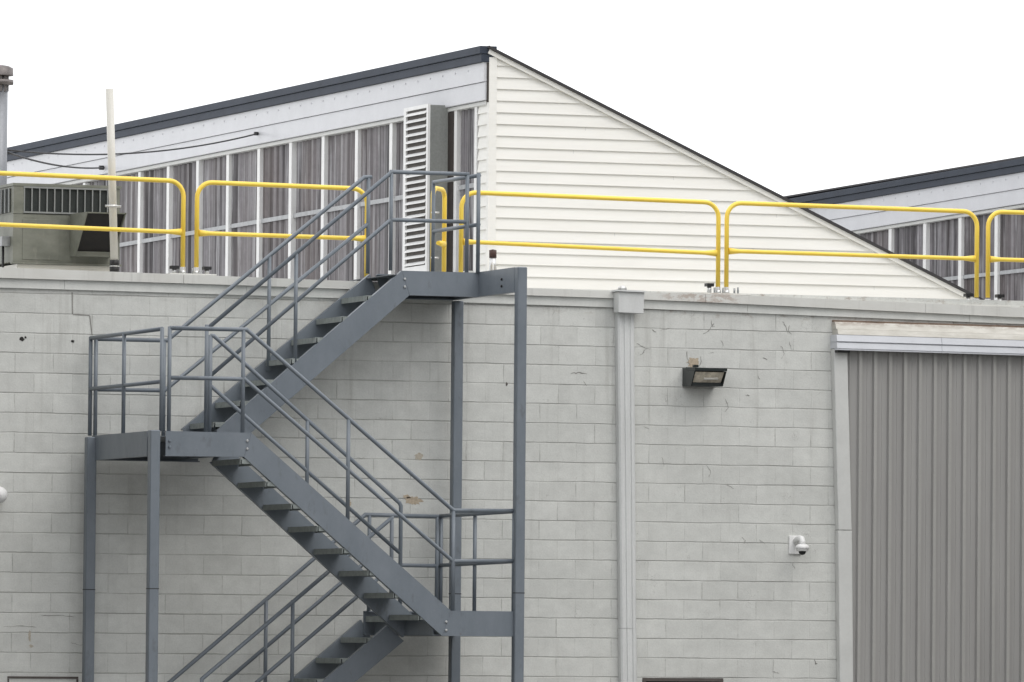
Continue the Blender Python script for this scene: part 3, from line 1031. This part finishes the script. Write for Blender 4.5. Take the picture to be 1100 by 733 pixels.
# rail on the outer side of the upper flight and the front of the upper landing
yu = -1.0 + .03
guard([[(1.13, yu, 4.785), (3.09, yu, 6.435), (3.10, yu, 6.44), (3.93, yu, 6.44)],
       [(1.14, yu, 4.285), (3.09, yu, 5.95), (3.93, yu, 5.95)]],
      [(1.13, yu, ZL2, 4.83), (2.075, yu, 4.40, 5.58), (3.09, yu, ZL3, 6.46), (3.915, yu, ZL3, 6.46)])
# side rail of the upper landing back to the parapet
guard([[(3.905, .06, 6.415), (4.035, -1.0, 6.43)], [(3.905, .06, 5.905), (4.035, -1.0, 5.925)]],
      [(3.905, .06, ZL3, 6.43), (4.02, -1.02, ZL3, 6.455)])
# lower landing: rear rail running down the wall side of the bottom flight
guard([[(3.89, yb, 2.935), (3.085, yb, 2.943), (.80, yb, 1.04), (.80, yb, .5), ],
       [(3.89, yb, 2.425), (3.06, yb, 2.43), (.85, yb, .60)]],
      [(3.87, yb, ZL1, 2.94), (3.13, yb, ZL1, 2.94), (2.02, yb, .95, 2.05), (.80, yb, GZ, .55)])
# lower landing: end rail
guard([[(3.905, -.25, 2.94), (4.03, -2.08, 2.962)], [(3.905, -.25, 2.43), (4.03, -2.08, 2.456)]],
      [(3.915, -.25, ZL1, 2.95), (3.975, -1.13, ZL1, 2.95)])
# outer rail of the bottom flight
guard([[(3.13, yu, 2.90), (1.115, yu, 1.24), (1.115, yu, GZ)],
       [(3.13, yu, 2.395), (1.14, yu, .75)]],
      [(3.13, yu, ZL1, 2.92), (2.075, yu, .98, 2.05)])

# ------------------------------------------------------------------ yellow roof edge rails
YY = .12
def arc(cx, cz, r, a0, a1, n=7):
    return [(cx + r * math.cos(math.radians(a0 + (a1 - a0) * i / n)), cz + r * math.sin(math.radians(a0 + (a1 - a0) * i / n))) for i in range(n + 1)]
def yellow(x0, x1, zb0, zb1, zt0, zt1, zm0, zm1, label, end0=True, end1=True):
    cx = (x0 + x1) / 2
    t = thing('yellow_guardrail', (cx, YY, min(zb0, zb1)), label, 'safety railing', 'yellow safety rails along the roof edge')
    r = .16
    p = [(x0, zb0)] + arc(x0 + r, zt0 - r, r, 180, 90) + arc(x1 - r, zt1 - r, r, 90, 0) + [(x1, zb1)]
    MB().tube([(x, YY, z) for x, z in p], .0245, 12).build('rail_hoop', M_YEL, t)
    n = 10
    mid = [(x0 + .02, zm0), (x0 + .09, zm0), (x0 + .15, zm0)] + [(x1 - .15, zm1), (x1 - .09, zm1), (x1 - .02, zm1)]
    MB().tube([(x, YY, z) for x, z in mid], [.037, .029, .0225, .0225, .029, .037], 10).build('mid_rail', M_YEL, t)
    return t
yellow(-1.75, 1.205, 5.44, 5.44, 6.385, 6.352, 5.862, 5.826, 'yellow pipe guardrail in front of the rooftop air unit and white pipe')
yellow(1.352, 3.198, 5.44, 5.40, 6.345, 6.330, 5.820, 5.812, 'yellow pipe guardrail behind the upper stair flight, left of the stair gate')
yellow(4.235, 7.11, 5.40, 5.41, 6.325, 6.300, 5.808, 5.765, 'yellow pipe guardrail in front of the white gable, between stair and roof plate')
yellow(7.205, 10.075, 5.41, 5.37, 6.300, 6.287, 5.790, 5.783, 'yellow pipe guardrail right of the roof plate, crossing the sloping gable edge')
yellow(10.205, 13.1, 5.37, 5.35, 6.292, 6.287, 5.782, 5.778, 'yellow pipe guardrail above the ribbed door, cut off at the right edge')
# narrow return hoop by the gate
t = thing('yellow_guardrail', (4.0, .3, 5.4), 'narrow yellow rail hoop bolted to the grey post beside the stair gate', 'safety railing', 'yellow safety rails along the roof edge')
ya, yb_, xx = .13, .47, 4.01
xq = 4.035
r = .09
p = [(ya, 5.40)] + [(ya + r - r * math.cos(a), 6.365 - r + r * math.sin(a)) for a in [i * math.pi / 12 for i in range(7)]]
p += [(yb_ - r + r * math.sin(a), 6.365 - r + r * math.cos(a)) for a in [i * math.pi / 12 for i in range(7)]] + [(yb_, 5.40)]
p3 = [(3.985 + (y - ya) / (yb_ - ya) * .245, y, z) for y, z in p]
p3 = [(x - .06, y, z) for x, y, z in p3]
MB().tube(p3, .0245, 12).build('rail_hoop', M_YEL, t)
MB().tube([(p3[-1][0] - .12, yb_ - .15, 5.80), (p3[-1][0] - .01, yb_ - .01, 5.80)], [.022, .036], 10).build('mid_rail', M_YEL, t)
m = MB()
for zz in (5.63, 6.10): m.tube([(3.885, .06, zz), (3.97, .06, zz)], .011, 8)
m.build('clamp', M_CHROME, t)

def rail_base(cx, z, label, posts, pins, plate, pz=.0):
    t = thing('rail_base', (cx, YY, z), label, 'rail base plate', 'base plates under the yellow rails')
    m = MB(); m.box(cx - plate / 2, cx + plate / 2, YY - .13, YY + .16, z, z + .014); m.build('plate', M_COP, t)
    for x in posts:
        MB().lathe([(.034, .014), (.034, .05), (.030, .05), (.030, .085)], (x, YY, z), 12).build('sleeve', M_CHROME, t)
        MB().tube([(x - .055, YY - .04, z + .014), (x - .055, YY - .04, z + .075)], .009, 8).build('bolt', M_GALV, t)
    for x, h, cap in pins:
        pr = .024 if cap else .011
        q = MB().lathe([(pr, .014), (pr, h), (.0, h)], (x, YY - .03, z), 10).build('pin', M_CHROME if cap else M_GALV, t)
        if cap:
            MB().box(x - .040, x + .040, YY - .07, YY + .01, z + h + .001, z + h + .034).build('cap', M_BLACK, q)
    return t
rail_base(1.28, pl(1.28, K_TOP) + .002, 'rail base with two black capped pins above the upper stair flight', [1.205, 1.352], [(1.105, .06, True), (1.455, .06, True)], .5)
rail_base(7.155, pl(7.155, K_TOP) + .002, 'rail base plate with bolts and one black cap, between two rails over the wall light', [7.11, 7.205], [(7.0, .085, True), (7.285, .075, False), (7.325, .085, False)], .56)
rail_base(10.14, pl(10.14, K_TOP) + .002, 'rail base with black capped pins above the ribbed door', [10.075, 10.205], [(9.965, .10, True), (10.33, .10, True), (10.43, .06, False)], .55)

# ------------------------------------------------------------------ roof furniture at the left
hv = thing('rooftop_air_unit', (.28, 1.8, 5.08), 'boxy grey green rooftop air conditioner with barred grille behind the yellow rail', 'air conditioner')
HX0, HX1, HY0, HY1, HZ0, HZ1 = -.30, .85, 1.2, 2.9, 5.535, 6.35
m = MB(); m.box(HX0, HX1, HY0, HY1, HZ0, HZ1 - .32); m.box(HX0 + .002, HX1 - .002, HY0 + .03, HY1, HZ1 - .318, HZ1 - .03)
body = m.build('casing', M_HVAC, hv)
m = MB(); m.box(HX0 - .01, HX1 + .012, HY0 - .012, HY1 + .01, HZ1 - .028, HZ1)
m.box(HX0, HX0 + .11, HY0 - .003, HY0 + .028, HZ1 - .316, HZ1 - .03)
m.box(HX1 - .05, HX1 - .004, HY0 - .003, HY0 + .028, HZ1 - .316, HZ1 - .03)
m.build('top_frame', M_HVAC, body)
MB().box(HX0 + .115, HX1 - .055, HY0 + .012, HY0 + .028, HZ1 - .30, HZ1 - .05).build('coil', M_GRIL, hv)
m = MB()
gx0, gx1 = HX0 + .115, HX1 - .055
n = 12
for i in range(n + 1):
    x = gx0 + (gx1 - gx0) * i / n
    m.box(x - .006, x + .006, HY0 - .008, HY0 + .010, HZ1 - .29, HZ1 - .05)
m.box(gx0 - .01, gx1 + .01, HY0 - .010, HY0 + .010, HZ1 - .308, HZ1 - .291)
m.box(gx0 - .01, gx1 + .01, HY0 - .010, HY0 + .010, HZ1 - .049, HZ1 - .03)
m.build('grille', M_GRBAR, hv)
# side grille
MB().box(HX0 - .006, HX0 - .001, HY0 + .12, HY1 - .1, HZ1 - .30, HZ1 - .05).build('coil', M_GRIL, hv)
m = MB()
for i in range(11):
    y = HY0 + .12 + i * .145
    m.box(HX0 - .02, HX0 - .007, y - .012, y + .012, HZ1 - .30, HZ1 - .05)
m.build('grille', M_GRBAR, hv)
# intake hood at the right of the front
m = MB()
hx0, hx1 = .31, .735
zt, zb2 = 6.045, 5.60
ck = [(HY0 - .002, zt), (HY0 - .62, zt - .01), (HY0 - .20, zb2), (HY0 - .002, zb2)]
m.prism_x(ck, hx0, hx0 + .012)
m.prism_x(ck, hx1 - .012, hx1)
m.box(hx0 + .013, hx1 - .013, HY0 - .61, HY0 - .002, zt - .022, zt - .010)
m.box(hx0 + .013, hx1 - .013, HY0 - .205, HY0 - .002, zb2 + .001, zb2 + .05)
hood = m.build('intake_hood', M_HVAC, hv)
m = MB()
m.hexa([(hx0 + .014, HY0 - .19, zb2 + .052), (hx1 - .014, HY0 - .19, zb2 + .052), (hx1 - .014, HY0 - .17, zb2 + .052), (hx0 + .014, HY0 - .17, zb2 + .052)],
       [(hx0 + .014, HY0 - .57, zt - .024), (hx1 - .014, HY0 - .57, zt - .024), (hx1 - .014, HY0 - .55, zt - .024), (hx0 + .014, HY0 - .55, zt - .024)])
m.build('filter_mesh', M_DARK, hood)
MB().box(HX0 + .10, HX0 + .50, HY0 - .006, HY0 - .001, 5.56, 5.98).build('access_panel', M_HVAC, hv, bevel=.004)
m = MB(); m.box(HX0 - .02, HX1 + .02, HY0 - .02, HY0 + .03, 5.513, 5.533); m.build('base_rail', M_HVAC, hv)
m = MB()
m.box(HX0 + .05, HX1 - .05, HY0 + .02, HY1 - .05, 5.085, 5.511)
m.build('curb', M_PVC, hv)
MB().box(HX0 - .09, HX0 - .002, HY0 + .1, HY0 + .3, 5.70, 5.80).build('junction_box', M_GALV, hv)
MB().tube([(HX0 - .05, HY0 + .2, 5.70), (HX0 - .05, HY0 + .2, 5.10)], .014, 8).build('conduit', M_BLACK, hv)

pp = thing('vent_pipe', (.545, .36, 5.41), 'tall cream plastic pipe standing at the roof edge beside the air unit', 'pipe')
MB().tube([(.543, .36, 5.53), (.472, .36, 7.295)], .041, 14).build('pipe', M_PVC, pp)
q = MB().lathe([(.050, 0), (.050, .06), (.047, .062), (.047, .075), (.050, .077), (.050, .13), (.043, .132)], (.545, .36, 5.40), 14).build('rubber_coupling', M_BLACK, pp)
MB().lathe([(.053, .064), (.053, .073)], (.545, .36, 5.40), 14).build('hose_clamp', M_CHROME, q)
m = MB(); m.tube([(.43, .33, 6.085), (.60, .33, 6.083)], .012, 8); m.lathe([(.046, 0), (.046, .03)], (.522, .36, 6.07), 14); m.build('clamp', M_CHROME, pp)

sk = thing('exhaust_stack', (.18, 3.5, 5.08), 'grey metal exhaust stack with a slotted cap at the left edge', 'exhaust stack')
MB().lathe([(.092, 0), (.092, 2.47)], (.182, 3.5, 5.08), 20).build('stack_pipe', M_STACK, sk)
c = MB().lathe([(.0, 0.66), (.10, .645), (.148, .62), (.150, .545), (.150, .54), (.0, .54)], (.182, 3.5, 7.10), 24).build('stack_cap', M_CAP, sk)
m = MB()
for i in range(10):
    a = 2 * math.pi * i / 10 + .2
    m.box(.182 + .085 * math.cos(a) - .014, .182 + .085 * math.cos(a) + .014, 3.5 + .085 * math.sin(a) - .014, 3.5 + .085 * math.sin(a) + .014, 7.47, 7.645)
m.build('cap_strut', M_CAP, sk)
MB().lathe([(.095, .44), (.150, .445), (.152, .495), (.095, .50)], (.182, 3.5, 7.10), 24).build('cap_ring', M_CAP, sk)

def sag(a, b, d, n=16):
    a, b = Vector(a), Vector(b)
    return [a.lerp(b, i / n) - Vector((0, 0, d * 4 * (i / n) * (1 - i / n))) for i in range(n + 1)]
t = thing('guy_wire', (.27, 3.5, 6.84), 'long thin black wire from the stack to the monitor fascia', 'wire')
MB().tube(sag((.26, 3.5, 6.85), (5.48, 11.0, 7.66), .13), .009, 6).build('wire', M_WIRE, t)
MB().lathe([(.022, 0), (.022, .05)], (5.44, 11.0, 7.66), 8, 'X').build('anchor', M_BLACK, t)
t = thing('guy_wire', (.27, 3.5, 6.8), 'short sagging black wire from the stack to the fascia near the cream pipe', 'wire')
MB().tube(sag((.26, 3.5, 6.83), (5.48, 17.4, 7.63), .06), .011, 6).build('wire', M_WIRE, t)
MB().lathe([(.028, 0), (.028, .06)], (5.43, 17.4, 7.63), 8, 'X').build('anchor', M_BLACK, t)

t = thing('roof_vent', (4.90, 1.0, 5.08), 'small silver vent pipe with red brown top on the roof beside the stair gate', 'vent pipe')
MB().lathe([(.042, 0), (.042, .50), (.036, .54), (.036, .62)], (4.90, 1.0, 5.08), 12).build('pipe', M_CHROME, t)
MB().lathe([(.040, .621), (.040, .70), (.0, .71)], (4.90, 1.0, 5.08), 12).build('cap', M_RUST, t)

# ------------------------------------------------------------------ downspout
dn = thing('downspout', (6.08, -.08, GZ), 'grey painted rain downspout with a box head on the block wall', 'downspout')
def dsp(zt, zb, xt0, xt1, xb0, xb1, name='pipe'):
    m = MB()
    def ring(x0, x1, z):
        w = x1 - x0
        pts = [(x0, -.004)]
        pts += [(x0, -.085), (x0 + .1 * w, -.10), (x0 + .24 * w, -.10), (x0 + .28 * w, -.088), (x0 + .36 * w, -.088), (x0 + .40 * w, -.10),
                (x0 + .60 * w, -.10), (x0 + .64 * w, -.088), (x0 + .72 * w, -.088), (x0 + .76 * w, -.10), (x0 + .9 * w, -.10), (x1, -.085), (x1, -.004)]
        return [(a, b, z) for a, b in pts]
    m.hexa(ring(xb0, xb1, zb), ring(xt0, xt1, zt))
    return m.build(name, M_DSP, dn)
dsp(5.10, 1.80, 5.905, 6.090, 5.968, 6.143)
dsp(1.797, .30, 5.966, 6.146, 6.0, 6.175)
m = MB()
m.hexa([(5.872, -.20, 5.098), (6.152, -.20, 5.09), (6.152, -.05, 5.09), (5.872, -.05, 5.098)],
       [(5.868, -.21, 5.315), (6.158, -.21, 5.31), (6.158, -.05, 5.31), (5.868, -.05, 5.315)])
hd = m.build('box_head', M_DSP, dn, bevel=.004)
m = MB()
m.hexa([(5.845, -.235, 5.318), (6.165, -.235, 5.312), (6.165, -.046, 5.312), (5.845, -.046, 5.318)],
       [(5.845, -.235, 5.336), (6.165, -.235, 5.330), (6.165, -.046, 5.330), (5.845, -.046, 5.336)])
m.build('head_lip', M_DSP, hd)
t = thing('roof_drain', (6.0, .05, 5.33), 'small black and white drain fitting on the coping above the downspout', 'drain')
MB().box(5.93, 6.06, -.02, .06, 5.325, 5.345).build('drain_base', M_BLACK, t)
MB().lathe([(.05, 0), (.045, .03), (.02, .045), (0, .046)], (5.995, .02, 5.346), 10).build('drain_dome', M_CHROME, t)

# ------------------------------------------------------------------ wall light
wlg = thing('wall_light', (6.85, 0, 4.45), 'dark rectangular floodlight with hooded lens on the block wall', 'wall light')
LX, RX = 6.67, 7.03
m = MB()
ZT_, ZB_ = 4.545, 4.345
# back box, hood and cheeks, open at the lens
m.prism_x([(-.001, ZB_), (-.10, ZB_), (-.10, ZT_ - .01), (-.001, ZT_ - .004)], LX, RX)
m.hexa([(LX, -.37, ZT_ - .045), (RX, -.37, ZT_ - .045), (RX, -.101, ZT_ - .03), (LX, -.101, ZT_ - .03)],
       [(LX, -.37, ZT_ - .015), (RX, -.37, ZT_ - .015), (RX, -.101, ZT_), (LX, -.101, ZT_)])
m.prism_x([(-.101, ZB_), (-.25, ZB_), (-.355, ZT_ - .047), (-.101, ZT_ - .031)], LX, LX + .012)
m.prism_x([(-.101, ZB_), (-.25, ZB_), (-.355, ZT_ - .047), (-.101, ZT_ - .031)], RX - .012, RX)
m.box(LX + .013, RX - .013, -.25, -.101, ZB_, ZB_ + .035)
m.build('housing', M_DARKG, wlg)
m = MB()
m.hexa([(LX + .02, -.235, ZB_ + .037), (RX - .02, -.235, ZB_ + .037), (RX - .02, -.225, ZB_ + .037), (LX + .02, -.225, ZB_ + .037)],
       [(LX + .02, -.335, ZT_ - .055), (RX - .02, -.335, ZT_ - .055), (RX - .02, -.325, ZT_ - .055), (LX + .02, -.325, ZT_ - .055)])
lens = m.build('lens', M_LENS, wlg)
m = MB(); m.tube([(6.80, -.285, 4.42), (6.96, -.285, 4.425)], .014, 8); m.build('lamp_tube', M_PVC, lens)
MB().box(6.74, 6.79, -.16, -.11, ZT_, ZT_ + .025).build('conduit_hub', M_DARKG, wlg)

# ------------------------------------------------------------------ security camera
sc = thing('security_camera', (7.97, 0, 2.70), 'small white dome security camera on a wall bracket left of the ribbed door', 'security camera')
MB().box(7.885, 8.03, -.022, -.001, 2.60, 2.795).build('wall_plate', M_WHITE, sc, bevel=.005)
MB().tube([(7.965, -.022, 2.735), (7.965, -.12, 2.765), (7.965, -.165, 2.76), (7.965, -.19, 2.73), (7.965, -.19, 2.69)], [.042, .034, .032, .032, .034], 12).build('arm', M_WHITE, sc)
MB().lathe([(.0, .03), (.045, .028), (.066, .012), (.072, 0), (.072, -.02), (.066, -.022), (.066, -.034), (.060, -.045), (.0, -.045)], (7.965, -.19, 2.675), 20).build('shell', M_WHITE, sc)
MB().lathe([(.040, -.0455), (.038, -.060), (.028, -.076), (.012, -.084), (0, -.086)], (7.965, -.19, 2.675), 16).build('dome', M_BLACK, sc)

# ------------------------------------------------------------------ globe light at the left edge
gl = thing('globe_light', (-.79, 0, 3.09), 'round white wall lamp just peeking in at the left edge', 'wall light')
MB().lathe([(.06, -.001), (.06, -.03), (.045, -.05)], (-.79, 0, 3.09), 16, 'Y').build('lamp_base', M_WHITE, gl)
MB().lathe([(.0, -.20), (.03, -.197), (.06, -.18), (.08, -.15), (.086, -.115), (.08, -.08), (.06, -.055), (.03, -.051)], (-.79, 0, 3.09), 18, 'Y').build('globe', M_WHITE, gl)
